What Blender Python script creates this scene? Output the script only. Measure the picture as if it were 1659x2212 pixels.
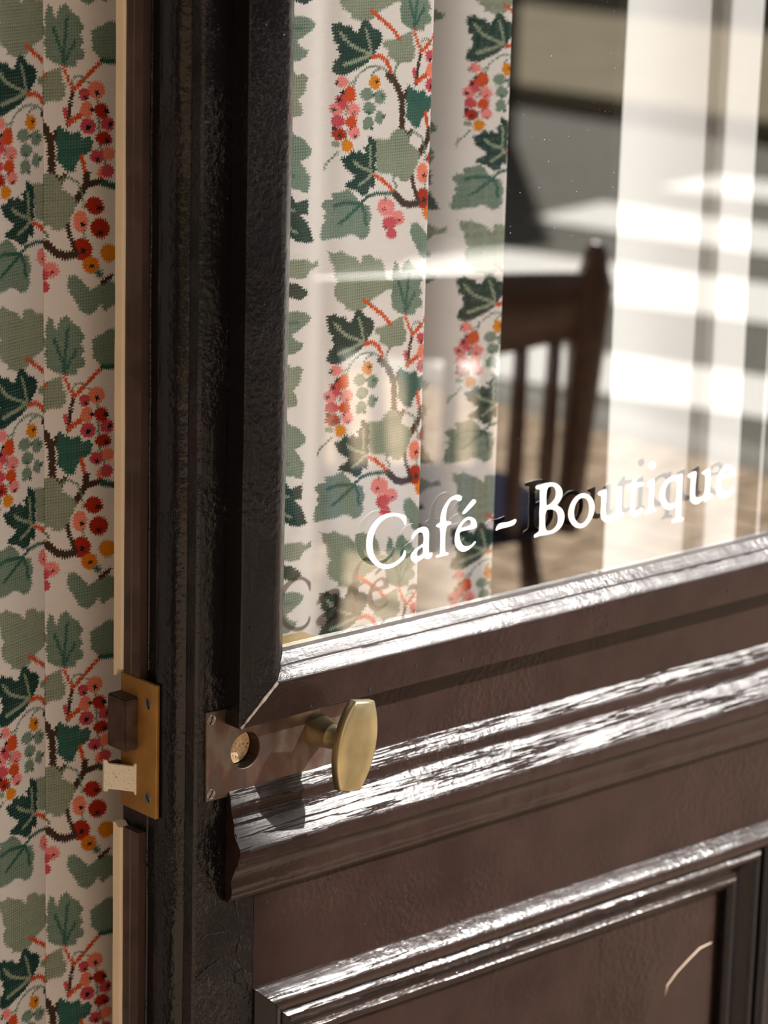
import bpy, bmesh, math, random
import numpy as np
from mathutils import Vector, Matrix, noise

for o in list(bpy.data.objects):
    bpy.data.objects.remove(o)
S = bpy.context.scene
C = S.collection

# ------------------------------------------------------------------ camera
W, H, F = 1659.0, 2212.0, 6500.0                      # frame and focal length in pixels
_th, _p, _r = [math.radians(a) for a in (47.75, 14.83, 1.55)]
FWD = np.array([math.cos(_th)*math.cos(_p), math.sin(_th)*math.cos(_p), -math.sin(_p)])
_rt = np.array([math.sin(_th), -math.cos(_th), 0.0])
_up = np.cross(_rt, FWD)
RGT = math.cos(_r)*_rt + math.sin(_r)*_up
UPV = -math.sin(_r)*_rt + math.cos(_r)*_up
def ray(px, py):
    return FWD + RGT*(px-829.5)/F - UPV*(py-1106.0)/F
CAM = -ray(429, 1000)*2.2
CAM[2] = 1.65
def AY(px, py, y):                                    # point of a plane y = const seen at a pixel
    d = ray(px, py); return CAM + d*((y-CAM[1])/d[1])
def AX(px, py, x):
    d = ray(px, py); return CAM + d*((x-CAM[0])/d[0])

cd = bpy.data.cameras.new('camera')
cam = bpy.data.objects.new('camera', cd); C.objects.link(cam)
M = Matrix.Identity(4)
for i in range(3):
    M[i][0], M[i][1], M[i][2], M[i][3] = RGT[i], UPV[i], -FWD[i], CAM[i]
cam.matrix_world = M
cd.sensor_fit = 'VERTICAL'; cd.sensor_height = 36.0
cd.lens = F/H*36.0
cd.clip_start = 0.05; cd.clip_end = 200
cd.dof.use_dof = True
cd.dof.focus_distance = 2.27
cd.dof.aperture_fstop = 6.3
S.camera = cam

# ------------------------------------------------------------------ sky and sun
wd = bpy.data.worlds.new('World'); S.world = wd; wd.use_nodes = True
nt = wd.node_tree; nt.nodes.clear()
sky = nt.nodes.new('ShaderNodeTexSky'); sky.sky_type = 'NISHITA'
sky.sun_disc = False
SUN = Vector((0.52, -0.59, 0.62)).normalized()
sky.sun_elevation = math.asin(SUN.z)
sky.sun_rotation = math.atan2(SUN.x, SUN.y)
sky.air_density = 1.0; sky.dust_density = 3.0; sky.ozone_density = 1.0
hs = nt.nodes.new('ShaderNodeHueSaturation'); hs.inputs['Saturation'].default_value = 0.35
bg = nt.nodes.new('ShaderNodeBackground'); bg.inputs['Strength'].default_value = 0.09
wo = nt.nodes.new('ShaderNodeOutputWorld')
nt.links.new(sky.outputs[0], hs.inputs['Color']); nt.links.new(hs.outputs[0], bg.inputs['Color'])
nt.links.new(bg.outputs[0], wo.inputs['Surface'])
sl = bpy.data.lights.new('sun', 'SUN'); sl.energy = 9.8; sl.angle = math.radians(0.8); sl.color = (1.0, 0.965, 0.92)
sun = bpy.data.objects.new('sun', sl); C.objects.link(sun)
sun.rotation_euler = (-SUN).to_track_quat('-Z', 'Y').to_euler()
S.view_settings.view_transform = 'Standard'; S.view_settings.look = 'None'
S.view_settings.exposure = 0.0; S.view_settings.gamma = 1.0
S.view_settings.use_curve_mapping = False

# ------------------------------------------------------------------ materials
def lin(c):
    return tuple((v/255/12.92 if v/255 <= 0.04045 else ((v/255+0.055)/1.055)**2.4) for v in c)
class NT:
    def __init__(s, name):
        s.m = bpy.data.materials.new(name); s.m.use_nodes = True
        s.t = s.m.node_tree; s.t.nodes.clear()
        s.out = s.t.nodes.new('ShaderNodeOutputMaterial')
    def n(s, typ, ins=None, **kw):
        nd = s.t.nodes.new('ShaderNode'+typ)
        for k, v in kw.items(): setattr(nd, k, v)
        for k, v in (ins or {}).items():
            if isinstance(v, bpy.types.NodeSocket): s.t.links.new(v, nd.inputs[k])
            else: nd.inputs[k].default_value = v
        return nd
    def surf(s, sock): s.t.links.new(sock, s.out.inputs['Surface']); return s.m
    def coord(s, scale, kind='Object'):
        tc = s.n('TexCoord')
        return s.n('Mapping', {'Vector': tc.outputs[kind], 'Scale': scale}).outputs[0]
    def noise(s, vec, scale, detail=4, rough=0.5):
        return s.n('TexNoise', {'Vector': vec, 'Scale': scale, 'Detail': detail, 'Roughness': rough}).outputs['Fac']
    def ramp(s, fac, stops):
        r = s.n('ValToRGB', {'Fac': fac}); e = r.color_ramp.elements
        while len(e) < len(stops): e.new(0.5)
        for i, (p, c) in enumerate(stops):
            e[i].position = p; e[i].color = (*c, 1) if len(c) == 3 else c
        return r.outputs['Color']
    def math(s, op, a, b=0.0, c=None):
        ins = {0: a, 1: b}
        if c is not None: ins[2] = c
        return s.n('Math', ins, operation=op).outputs[0]

def simple(name, rgb, rough=0.5, metal=0.0, spec=0.5, var=0.12, scale=40.0, bump=0.1):
    t = NT(name)
    v = t.coord((1, 1, 1)); f = t.noise(v, scale, 5)
    c = lin(rgb)
    col = t.ramp(f, [(0.3, tuple(x*(1-var) for x in c)), (0.7, tuple(min(1, x*(1+var)) for x in c))])
    b = t.n('Bump', {'Height': t.noise(v, scale*6, 3), 'Strength': bump, 'Distance': 0.001})
    p = t.n('BsdfPrincipled', {'Base Color': col, 'Roughness': rough, 'Metallic': metal, 'Specular IOR Level': spec, 'Normal': b.outputs[0]})
    return t.surf(p.outputs[0])

def paint(name, along, worn=0.0, base=(40, 28, 24), rough=0.4, peel=1.0, coat=0.7, coat_rough=0.16, coat_ior=1.5, depth=0.0012):
    """old gloss paint on wood; the grain runs along an axis"""
    t = NT(name)
    st = [1.0, 1.0, 1.0]; st[along] = 0.06
    g = t.coord(tuple(st)); v = t.coord((1, 1, 1))
    grain = t.noise(g, 420, 6, 0.62)
    brush = t.noise(g, 120, 3, 0.5)
    peeln = t.noise(v, 190, 3, 0.5)
    patch = t.noise(v, 9, 3, 0.5)
    blob = t.math('MULTIPLY', t.math('POWER', peeln, 1.4), t.n('MapRange', {0: patch, 1: 0.46, 2: 0.66, 3: 0.18, 4: 1.0}, interpolation_type='SMOOTHSTEP').outputs[0])
    pits = t.n('TexVoronoi', {'Vector': v, 'Scale': 75.0}).outputs['Distance']
    pit = t.math('MULTIPLY', t.math('SUBTRACT', 1.0, t.n('MapRange', {0: pits, 1: 0.02, 2: 0.10}).outputs[0]),
                 t.math('GREATER_THAN', patch, 0.55))
    h = t.math('ADD', t.math('MULTIPLY', grain, 0.10+0.5*worn), t.math('MULTIPLY', brush, 0.12+0.9*worn))
    h = t.math('ADD', h, t.math('MULTIPLY', blob, 0.85*peel))
    h = t.math('SUBTRACT', h, t.math('MULTIPLY', pit, 0.7))
    if worn > 0:
        s2 = [1.0, 1.0, 1.0]; s2[along] = 0.035
        cr = t.noise(t.coord(tuple(s2)), 150, 5, 0.6)
        crack = t.n('MapRange', {0: t.math('ABSOLUTE', t.math('SUBTRACT', cr, 0.5)), 1: 0.0, 2: 0.03}).outputs[0]
        h = t.math('ADD', h, t.math('MULTIPLY', crack, 1.3*worn))
    bm = t.n('Bump', {'Height': h, 'Strength': 0.55+0.3*worn, 'Distance': depth})
    c = lin(base)
    col = t.ramp(t.noise(v, 22, 5), [(0.3, tuple(x*0.75 for x in c)), (0.75, tuple(x*1.25 for x in c))])
    rg = t.n('MapRange', {0: t.noise(v, 60, 4), 1: 0.3, 2: 0.7, 3: rough*0.85, 4: rough*1.2}).outputs[0]
    p = t.n('BsdfPrincipled', {'Base Color': col, 'Roughness': rg, 'Specular IOR Level': 0.05, 'Normal': bm.outputs[0],
                               'Coat Weight': coat, 'Coat Roughness': coat_rough, 'Coat IOR': coat_ior})
    p.inputs['Coat Normal'].default_value = (0, 0, 0)
    t.t.links.new(bm.outputs[0], p.inputs['Coat Normal'])
    return t.surf(p.outputs[0])

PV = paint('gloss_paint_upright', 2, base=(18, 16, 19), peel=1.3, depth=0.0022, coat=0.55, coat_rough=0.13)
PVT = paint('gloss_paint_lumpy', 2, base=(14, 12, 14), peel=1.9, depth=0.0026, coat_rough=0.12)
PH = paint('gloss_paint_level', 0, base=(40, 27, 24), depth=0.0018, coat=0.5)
PSM = paint('gloss_paint_sheltered', 0, base=(40, 27, 24), depth=0.0016, coat=0.5, worn=0.04)
PB = paint('gloss_paint_bead', 0, worn=0.05, rough=0.5, coat=1.0, coat_rough=0.28, coat_ior=1.52, base=(40, 27, 24))
PW = paint('gloss_paint_weathered', 0, worn=0.75, rough=0.5, coat=1.0, coat_rough=0.24, coat_ior=1.52, base=(40, 27, 24))
PM = paint('gloss_paint_moulding', 0, worn=0.25, rough=0.5, coat=1.0, coat_rough=0.22, coat_ior=1.52, base=(40, 27, 24))
BROWN = paint('dull_brown_paint', 2, base=(72, 56, 52), rough=0.6)
CREAM = simple('cream_paint', (226, 208, 180), 0.45, var=0.05, scale=30, bump=0.25)
BRASS_EDGE = simple('aged_brass', (158, 116, 58), 0.45, 0.5, var=0.18, scale=60)
BRASS = simple('rubbed_brass', (192, 180, 142), 0.36, 1.0, var=0.14, scale=55, bump=0.05)
BRASS_BOX = simple('pale_brass', (206, 180, 122), 0.45, 0.35, var=0.06, scale=60)
STEEL = simple('dull_steel', (150, 142, 134), 0.35, 1.0, var=0.2, scale=120)
IRON = simple('browned_iron', (74, 56, 48), 0.5, 0.35, var=0.5, scale=70, bump=0.3)
DARK = simple('shadow_gap_dark', (14, 12, 12), 0.9)

t = NT('tarnished_plate')
v = t.coord((1, 1, 1)); sw = t.noise(t.coord((1.6, 1, 0.8)), 34, 4)
col = t.ramp(sw, [(0.25, lin((98, 94, 94))), (0.45, lin((104, 82, 75))), (0.6, lin((122, 110, 101))), (0.8, lin((98, 96, 96)))])
bmp = t.n('Bump', {'Height': t.noise(v, 700, 4), 'Strength': 0.12, 'Distance': 0.0006})
p = t.n('BsdfPrincipled', {'Base Color': col, 'Metallic': 0.9, 'Roughness': t.n('MapRange', {0: t.noise(v, 50, 4), 1: 0.3, 2: 0.7, 3: 0.36, 4: 0.55}).outputs[0], 'Normal': bmp.outputs[0]})
PLATE = t.surf(p.outputs[0])

t = NT('cork')
v = t.coord((1, 1, 1)); vo = t.n('TexVoronoi', {'Vector': v, 'Scale': 420.0}).outputs['Distance']
f = t.math('ADD', t.math('MULTIPLY', vo, 0.6), t.math('MULTIPLY', t.noise(v, 500, 5), 0.6))
col = t.ramp(f, [(0.32, lin((84, 54, 34))), (0.45, lin((206, 166, 122))), (0.75, lin((236, 204, 162)))])
p = t.n('BsdfPrincipled', {'Base Color': col, 'Roughness': 0.9})
CORK = t.surf(p.outputs[0])

t = NT('flaked_white_paint')
v = t.coord((1, 1, 1)); sp = t.noise(v, 900, 3)
col = t.ramp(sp, [(0.30, lin((70, 62, 52))), (0.36, lin((214, 204, 184))), (0.8, lin((228, 220, 202)))])
p = t.n('BsdfPrincipled', {'Base Color': col, 'Roughness': 0.5})
BOLTW = t.surf(p.outputs[0])

def glassmat(name, fac, tint=(1, 1, 1)):
    t = NT(name)
    tr = t.n('BsdfTransparent', {'Color': (*tint, 1)})
    gl = t.n('BsdfGlossy', {'Color': (1, 0.985, 0.955, 1), 'Roughness': 0.0})
    mx = t.n('MixShader', {0: fac, 1: tr.outputs[0], 2: gl.outputs[0]})
    return t.surf(mx.outputs[0])
GLASS_F = glassmat('clear_glass', 0.03)
GLASS_B = glassmat('reflective_film', 0.41)
LETTER_BACK = simple('letter_back_shade', (22, 21, 20), 0.95, spec=0.0, bump=0.0)  # shade put into the colour: letter backs darkened so their mirrored ghost stays dark
WHITE = simple('white_signwriting', (250, 250, 248), 0.55, var=0.02, bump=0.05)

t = NT('printed_linen')
at = t.n('Attribute', attribute_name='print').outputs['Color']
tc = t.n('TexCoord')
w1 = t.n('TexWave', {'Vector': t.n('Mapping', {'Vector': tc.outputs['Object'], 'Scale': (1, 1, 0.05)}).outputs[0], 'Scale': 340.0, 'Distortion': 3.0, 'Detail': 2.0}, bands_direction='X').outputs['Fac']
w2 = t.n('TexWave', {'Vector': t.n('Mapping', {'Vector': tc.outputs['Object'], 'Scale': (0.05, 1, 1)}).outputs[0], 'Scale': 340.0, 'Distortion': 3.0, 'Detail': 2.0}, bands_direction='Z').outputs['Fac']
wv = t.math('MULTIPLY', t.math('ADD', w1, w2), 0.5)
slub = t.noise(t.coord((1, 1, 7)), 60, 3)
k = t.math('ADD', 0.86, t.math('ADD', t.math('MULTIPLY', wv, 0.12), t.math('MULTIPLY', slub, 0.08)))
mul = t.n('Mix', {0: 1.0, 6: at, 7: k}, data_type='RGBA', blend_type='MULTIPLY')
bmp = t.n('Bump', {'Height': wv, 'Strength': 0.25, 'Distance': 0.0004})
df = t.n('BsdfDiffuse', {'Color': mul.outputs[2], 'Normal': bmp.outputs[0]})
tl = t.n('BsdfTranslucent', {'Color': mul.outputs[2]})
mx = t.n('MixShader', {0: 0.22, 1: df.outputs[0], 2: tl.outputs[0]})
LINEN = t.surf(mx.outputs[0])

t = NT('white_voile')
df = t.n('BsdfDiffuse', {'Color': (0.86, 0.85, 0.83, 1)}); tl = t.n('BsdfTranslucent', {'Color': (0.86, 0.85, 0.83, 1)})
bw = t.n('Bump', {'Height': t.noise(t.coord((1, 1, 0.1)), 200, 3), 'Strength': 0.1, 'Distance': 0.001})
t.t.links.new(bw.outputs[0], df.inputs['Normal'])
mx = t.n('MixShader', {0: 0.3, 1: df.outputs[0], 2: tl.outputs[0]})
VOILE = t.surf(mx.outputs[0])

CHAIRW = simple('dark_stained_wood', (84, 60, 48), 0.4, var=0.25, scale=30, bump=0.1)
SEATC = simple('blue_black_cloth', (48, 50, 64), 0.95, spec=0.0, var=0.1)
ROADM = simple('grey_asphalt', (122, 120, 114), 0.95, spec=0.0, var=0.12, scale=25, bump=0.4)
ZEBRA = simple('white_road_paint', (246, 245, 240), 0.95, spec=0.0, var=0.03, scale=20)
PAVER = simple('beige_paver', (186, 166, 144), 0.95, spec=0.0, var=0.12, scale=14, bump=0.3)
PAVEB = simple('beige_pavement', (178, 158, 138), 0.95, spec=0.0, var=0.10, scale=6, bump=0.3)
KERB = simple('grey_kerbstone', (150, 148, 142), 0.95, spec=0.0, var=0.1)
WALLD = simple('dark_interior_plaster', (40, 33, 30), 0.9, var=0.15, scale=5)
FLOORD = simple('dark_interior_boards', (46, 36, 30), 0.6, var=0.25, scale=8)
FACADE = simple('brown_shopfront_paint', (58, 46, 41), 0.4, var=0.12, scale=10)
STONE = simple('far_stone_wall', (120, 108, 96), 0.9, var=0.15, scale=3)

# ------------------------------------------------------------------ mesh helpers
def mesh(name, verts, faces, mat, parent=None, smooth=False, origin=None):
    me = bpy.data.meshes.new(name); me.from_pydata([tuple(map(float, q)) for q in verts], [], faces)
    me.validate(); me.update()
    return link(name, me, mat, parent, smooth)
def link(name, me, mat, parent=None, smooth=False):
    bm = bmesh.new(); bm.from_mesh(me)
    bmesh.ops.recalc_face_normals(bm, faces=bm.faces); bm.to_mesh(me); bm.free()
    for mm in (mat if isinstance(mat, (list, tuple)) else [mat]): me.materials.append(mm)
    if smooth:
        me.polygons.foreach_set('use_smooth', [True]*len(me.polygons))
    o = bpy.data.objects.new(name, me); C.objects.link(o)
    if parent is not None: adopt(o, parent)
    return o
def adopt(o, parent):
    o.parent = parent
    off = Vector((0, 0, 0)); q = parent
    while q is not None: off += q.location; q = q.parent
    if o.data is not None and o.type == 'MESH':
        o.data.transform(Matrix.Translation(-off))
    else:
        o.location = o.location - off
def empty(name, loc, parent=None, **props):
    o = bpy.data.objects.new(name, None); C.objects.link(o); o.location = loc; o.empty_display_size = 0.1
    if parent is not None: adopt(o, parent)
    for k, v in props.items(): o[k] = v
    return o
def tag(o, **props):
    for k, v in props.items(): o[k] = v
    return o
def wob(v, amp, sc=18.0, seed=0.0):
    if amp == 0: return v
    q = Vector((v[0]*sc+seed, v[1]*sc*2+seed*1.7, v[2]*sc+seed*0.3))
    n = noise.noise_vector(q)
    n2 = noise.noise_vector(q*4.3)
    return (v[0]+(n.x+0.35*n2.x)*amp, v[1]+(n.y+0.35*n2.y)*amp, v[2]+(n.z+0.35*n2.z)*amp)
def subdiv(prof, step):
    out = []
    for i, a in enumerate(prof):
        b = prof[(i+1) % len(prof)]
        d = math.dist(a, b); n = max(1, int(math.ceil(d/step)))
        for j in range(n): out.append((a[0]+(b[0]-a[0])*j/n, a[1]+(b[1]-a[1])*j/n))
    return out
def sweep(name, prof, axis, e0, e1, mat, parent, nseg=40, amp=0.0, seed=0.0, place=None, smooth=False, dense=None):
    """extrude a closed profile (a, b) along an axis; e0/e1 give the end position for each profile point"""
    n = len(prof); vs = []; fs = []
    f0 = e0 if callable(e0) else (lambda a, b: e0); f1 = e1 if callable(e1) else (lambda a, b: e1)
    ts = [i/nseg for i in range(nseg+1)]
    if dense is not None:
        z0, z1, lo, hi = f0(*prof[0]), f1(*prof[0]), dense[0], dense[1]
        m = dense[2]
        zz = [z0, lo] + [lo+(hi-lo)*i/m for i in range(1, m+1)] + [z1]
        ts = [(q-z0)/(z1-z0) for q in zz]
    for s in ts:
        for (a, b) in prof:
            l = f0(a, b)+(f1(a, b)-f0(a, b))*s
            v = place(a, b, l)
            vs.append(wob(v, amp, seed=seed))
    for i in range(len(ts)-1):
        for j in range(n):
            k = (j+1) % n
            fs.append((i*n+j, i*n+k, (i+1)*n+k, (i+1)*n+j))
    fs.append(tuple(range(n-1, -1, -1))); fs.append(tuple(range((len(ts)-1)*n, len(ts)*n)))
    o = mesh(name, vs, fs, mat, parent)
    o.data.polygons.foreach_set('use_smooth', [True]*len(o.data.polygons))
    o.data.set_sharp_from_angle(angle=math.radians(32))
    return o
def box(name, lo, hi, mat, parent=None, bev=0.0, seg=2):
    bm = bmesh.new(); bmesh.ops.create_cube(bm, size=1)
    for v in bm.verts:
        v.co = Vector([(lo[i]+hi[i])/2+v.co[i]*(hi[i]-lo[i]) for i in range(3)])
    if bev: bmesh.ops.bevel(bm, geom=bm.edges[:], offset=bev, segments=seg, affect='EDGES', profile=0.5)
    me = bpy.data.meshes.new(name); bm.to_mesh(me); bm.free()
    o = link(name, me, mat, parent)
    if bev:
        me.polygons.foreach_set('use_smooth', [True]*len(me.polygons)); me.set_sharp_from_angle(angle=math.radians(40))
    return o
def lathe(name, prof, origin, axis, mat, parent=None, n=32):
    """prof: (radius, distance along axis)"""
    ax = Vector(axis).normalized(); u = ax.orthogonal().normalized(); w = ax.cross(u)
    vs = []; fs = []
    for r, d in prof:
        for i in range(n):
            a = 2*math.pi*i/n
            vs.append(Vector(origin)+ax*d+u*(r*math.cos(a))+w*(r*math.sin(a)))
    for i in range(len(prof)-1):
        for j in range(n):
            k = (j+1) % n; fs.append((i*n+j, i*n+k, (i+1)*n+k, (i+1)*n+j))
    fs.append(tuple(range(n-1, -1, -1))); fs.append(tuple(range((len(prof)-1)*n, len(prof)*n)))
    o = mesh(name, vs, fs, mat, parent)
    o.data.polygons.foreach_set('use_smooth', [True]*len(o.data.polygons)); o.data.set_sharp_from_angle(angle=math.radians(40))
    return o
def tube(name, pts, radii, mat, parent=None, n=12):
    pts = [Vector(q) for q in pts]; vs = []; fs = []
    for i, q in enumerate(pts):
        d = (pts[min(i+1, len(pts)-1)]-pts[max(i-1, 0)]).normalized()
        u = d.cross(Vector((0.3, 0.9, 0.31))).normalized(); w = d.cross(u)
        r = radii[i] if isinstance(radii, (list, tuple)) else radii
        for j in range(n):
            a = 2*math.pi*j/n; vs.append(q+u*(r*math.cos(a))+w*(r*math.sin(a)))
    for i in range(len(pts)-1):
        for j in range(n):
            k = (j+1) % n; fs.append((i*n+j, i*n+k, (i+1)*n+k, (i+1)*n+j))
    fs.append(tuple(range(n-1, -1, -1))); fs.append(tuple(range((len(pts)-1)*n, len(pts)*n)))
    return mesh(name, vs, fs, mat, parent, smooth=True)
def boolean(o, cutters):
    for c in cutters:
        m = o.modifiers.new('cut', 'BOOLEAN'); m.operation = 'DIFFERENCE'; m.object = c; m.solver = 'EXACT'
    bpy.context.view_layer.update()
    me = bpy.data.meshes.new_from_object(o.evaluated_get(bpy.context.evaluated_depsgraph_get()))
    o.modifiers.clear(); o.data = me
    me.polygons.foreach_set('use_smooth', [True]*len(me.polygons)); me.set_sharp_from_angle(angle=math.radians(32))

# ------------------------------------------------------------------ ground, road, far side
pave = tag(box('pavement', (-4, -9, -0.12), (3.80, 0.0, -0.012), PAVEB), kind='structure', category='pavement',
           label='beige block pavement in front of the shop, seen mirrored in the door glass')
road = tag(box('road', (4.0, -16, -0.16), (8.6, 6, -0.10), ROADM), kind='structure', category='road',
           label='grey asphalt side street mirrored in the upper door glass')
kerb = tag(box('kerb', (3.80, -16, -0.16), (4.0, 6, -0.002), KERB, bev=0.015), kind='structure', category='kerb',
           label='grey kerbstone line between pavement and street')
fpav = tag(box('far_pavement', (8.6, -16, -0.14), (13.5, 6, 0.0), simple('olive_setts', (140, 132, 114), 0.95, spec=0.0, var=0.12, scale=2.5)), kind='structure', category='pavement',
           label='pavement on the far side of the street')
# paving blocks where the glass mirrors them
pm = None; rng = random.Random(4)
for iy in range(21):
    for ix in range(13):
        x0 = 2.42+ix*0.1055; y0 = -3.95+iy*0.118+(0.052 if ix % 2 else 0)
        if x0+0.1 > 3.79: continue
        if pm is None:
            b = box('paver', (0, 0, -0.03), (0.10, 0.112, 0.0), PAVER, bev=0.004, seg=1); pm = b.data
            o = b
        else:
            o = bpy.data.objects.new('paver', pm); C.objects.link(o)
        o.parent = pave; o.location = (x0, y0, 0.0+rng.uniform(-0.0035, 0.001))
def stripe(pts):
    vs = [(x, y, z) for z in (-0.10, -0.094) for x, y in pts]
    return mesh('stripe', vs, [(0, 1, 2, 3), (7, 6, 5, 4), (0, 4, 5, 1), (1, 5, 6, 2), (2, 6, 7, 3), (3, 7, 4, 0)], ZEBRA, road)
ZK = 1.0+0.1/1.65                                     # the roadway lies 0.1 m below the pavement
def onroad(px, py):                                   # where a mirrored pixel meets the roadway
    g = AY(px, py, 0.003); d = ray(px, py)*np.array([1, -1, 1]); t = (-0.094-g[2])/d[2]
    q = g+d*t; return (q[0], q[1])
E1, E2 = onroad(1150, 474), onroad(1480, 402)
def end_at(x):                                        # the crossing's edge line
    return E1[1]+(E2[1]-E1[1])*(x-E1[0])/(E2[0]-E1[0])
for trim, (na, nb), (fa, fb) in (
        ((onroad(915, 786), onroad(1000, 752)), (onroad(1095, 812), onroad(1659, 910)), (onroad(1095, 757), onroad(1659, 788))),
        ((onroad(866, 583), onroad(960, 522)), (onroad(930, 592), onroad(1659, 702)), (onroad(930, 520), onroad(1659, 610))),
        (None, (E1, onroad(1659, 547)), (onroad(1320, 438), onroad(1659, 490))),
        (None, (E2, onroad(1659, 442)), (onroad(1600, 388), onroad(1659, 388)))):
    dn = ((nb[0]-na[0])/(nb[1]-na[1])+(fb[0]-fa[0])/(fb[1]-fa[1]))/2
    dn = max(0.1, min(0.3, dn))
    xm, ym = (na[0]+nb[0])/2, (na[1]+nb[1])/2
    xf, yf = (fa[0]+fb[0])/2, (fa[1]+fb[1])/2
    nx = lambda y: xm+dn*(y-ym)
    fx = lambda y: xf+dn*(y-yf)
    y0n, y0f = (trim[0][1], trim[1][1]) if trim else (end_at(nx(-5.4)), end_at(fx(-5.5)))
    stripe([(nx(y0n), y0n), (fx(y0f), y0f), (fx(-1.2), -1.2), (nx(-1.2), -1.2)])
tag(box('wall_opposite', (13.5, -18, 0), (13.9, 6, 2.4), STONE), kind='structure', category='wall',
    label='stone wall across the street, mirrored dimly above the crossing')

tag(box('wall_added_dark', (-3.0, -7.9, -0.1), (7.7, -7.5, 1.95), simple('dark_backdrop', (70, 62, 56), 0.9, var=0.1, scale=2)), kind='structure', category='wall',  # added dark wall; keeps the mirror image over the curtains dark
    label='low dark wall added beyond the crossing to darken the mirror image over the curtains')
tag(box('wall_fill_left', (-8.0, -12.0, 0), (-7.5, 6.0, 9.0), simple('warm_fill_render', (176, 148, 114), 0.9, var=0.05, scale=2)), kind='structure', category='wall',  # unseen reflector wall, added for warm fill from the left
    label='unseen house front added on the left to bounce warm sunlight onto the door edge')
tag(lathe('shade_pole', [(0.19, 0), (0.18, 3), (0.17, 6), (0.15, 9.5)], (3.37, -4.0, -0.02), (0, 0, 1), FACADE), kind='structure', category='pole',  # added out of view to shade the lock side of the door
    label='tall unseen pole added to cast a shadow on the lock side of the door')
# ------------------------------------------------------------------ shop shell
tag(box('floor', (-1.5, 0.0, -0.1), (3.2, 4.2, 0.0), FLOORD), kind='structure', category='floor', label='dark floor inside the shop')
tag(box('ceiling', (-1.5, 0.0, 3.0), (3.2, 4.2, 3.1), WALLD), kind='structure', category='ceiling', label='dark ceiling inside the shop')
tag(box('wall_back', (-1.5, 4.1, 0), (3.2, 4.2, 3.0), WALLD), kind='structure', category='wall', label='dark back wall of the shop behind the glass')
tag(box('wall_left', (-1.5, 0.1, 0), (-1.4, 4.1, 3.0), WALLD), kind='structure', category='wall', label='dark left wall inside the shop')
tag(box('wall_right', (3.1, 0.1, 0), (3.2, 4.1, 3.0), WALLD), kind='structure', category='wall', label='dark right wall inside the shop')
wf = tag(empty('wall_front', (0.37, 0.05, 0)), kind='structure', category='wall', label='brown wooden shopfront around the door')
for n, lo, hi in (('pilaster', (-1.5, -0.03, 0), (-0.42, 0.1, 3.1)), ('lintel', (-0.42, 0.0, 2.27), (3.2, 0.1, 3.1)),
                  ('jamb', (0.748, 0.0, 0), (0.80, 0.1, 2.27)), ('stall_riser', (0.80, 0.0, 0), (3.2, 0.1, 0.45)), ('corner_post', (3.05, 0.0, 0.45), (3.2, 0.1, 2.27))):
    box(n, lo, hi, FACADE, wf)
w1_ = tag(box('window_1', (0.80, 0.045, 0.45), (3.05, 0.051, 2.27), glassmat('shop_window_glass', 0.1)), kind='structure', category='window',  # added opening out of view; lets sun reach the white curtains
          label='unseen shop window added right of the door to let sun in')

# ------------------------------------------------------------------ the door
door = tag(empty('door_1', (0.37, 0.03, 0.0)), kind='structure', category='door',
           label='old dark brown gloss painted glazed shop door with brass handle')
ZB, ZT, WD = 0.02, 2.25, 0.745
XL = 0.059                                            # stile / rail joint
st = [(XL, 0), (0.002, 0), (0, 0.002), (0, 0.0115), (0.0022, 0.0135), (0.0022, 0.0155), (-0.001, 0.018), (-0.004, 0.024),
      (-0.0063, 0.031), (-0.0075, 0.0375), (-0.0068, 0.0402), (-0.002, 0.0415), (-0.002, 0.0548), (-0.003, 0.0555),
      (-0.003, 0.085), (0.045, 0.085), (0.045, 0.036), (XL, 0.036)]
stp = []
for i, a in enumerate(st):
    b = st[(i+1) % len(st)]
    n_ = 14 if i == 0 else (3 if i in (7, 8) else 1)
    for j in range(n_): stp.append((a[0]+(b[0]-a[0])*j/n_, a[1]+(b[1]-a[1])*j/n_))
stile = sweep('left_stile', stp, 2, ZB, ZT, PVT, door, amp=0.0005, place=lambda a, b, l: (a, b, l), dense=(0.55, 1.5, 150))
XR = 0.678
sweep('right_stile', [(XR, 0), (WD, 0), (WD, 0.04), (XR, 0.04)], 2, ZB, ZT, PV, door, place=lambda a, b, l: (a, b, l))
ZP = 0.6857                                           # top of the panel moulding
KW = 1.22
rail_prof = subdiv([(ZP-0.027*KW, 0), (0.9415, 0), (0.9415, 0.036), (ZP-0.027*KW, 0.036)], 0.02)
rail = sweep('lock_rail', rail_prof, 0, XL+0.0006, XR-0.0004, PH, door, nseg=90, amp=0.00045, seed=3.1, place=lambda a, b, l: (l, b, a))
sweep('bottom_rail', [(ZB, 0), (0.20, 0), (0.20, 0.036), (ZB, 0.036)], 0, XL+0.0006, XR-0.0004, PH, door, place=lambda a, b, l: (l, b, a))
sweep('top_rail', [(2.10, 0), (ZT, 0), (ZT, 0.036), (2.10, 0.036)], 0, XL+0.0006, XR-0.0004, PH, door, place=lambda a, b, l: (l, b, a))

def sheltered(o):                                     # less weathered paint film on the upright and under faces
    o.data.materials.append(PSM)
    for pl in o.data.polygons:
        if pl.normal.z < 0.30: pl.material_index = 1
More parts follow.
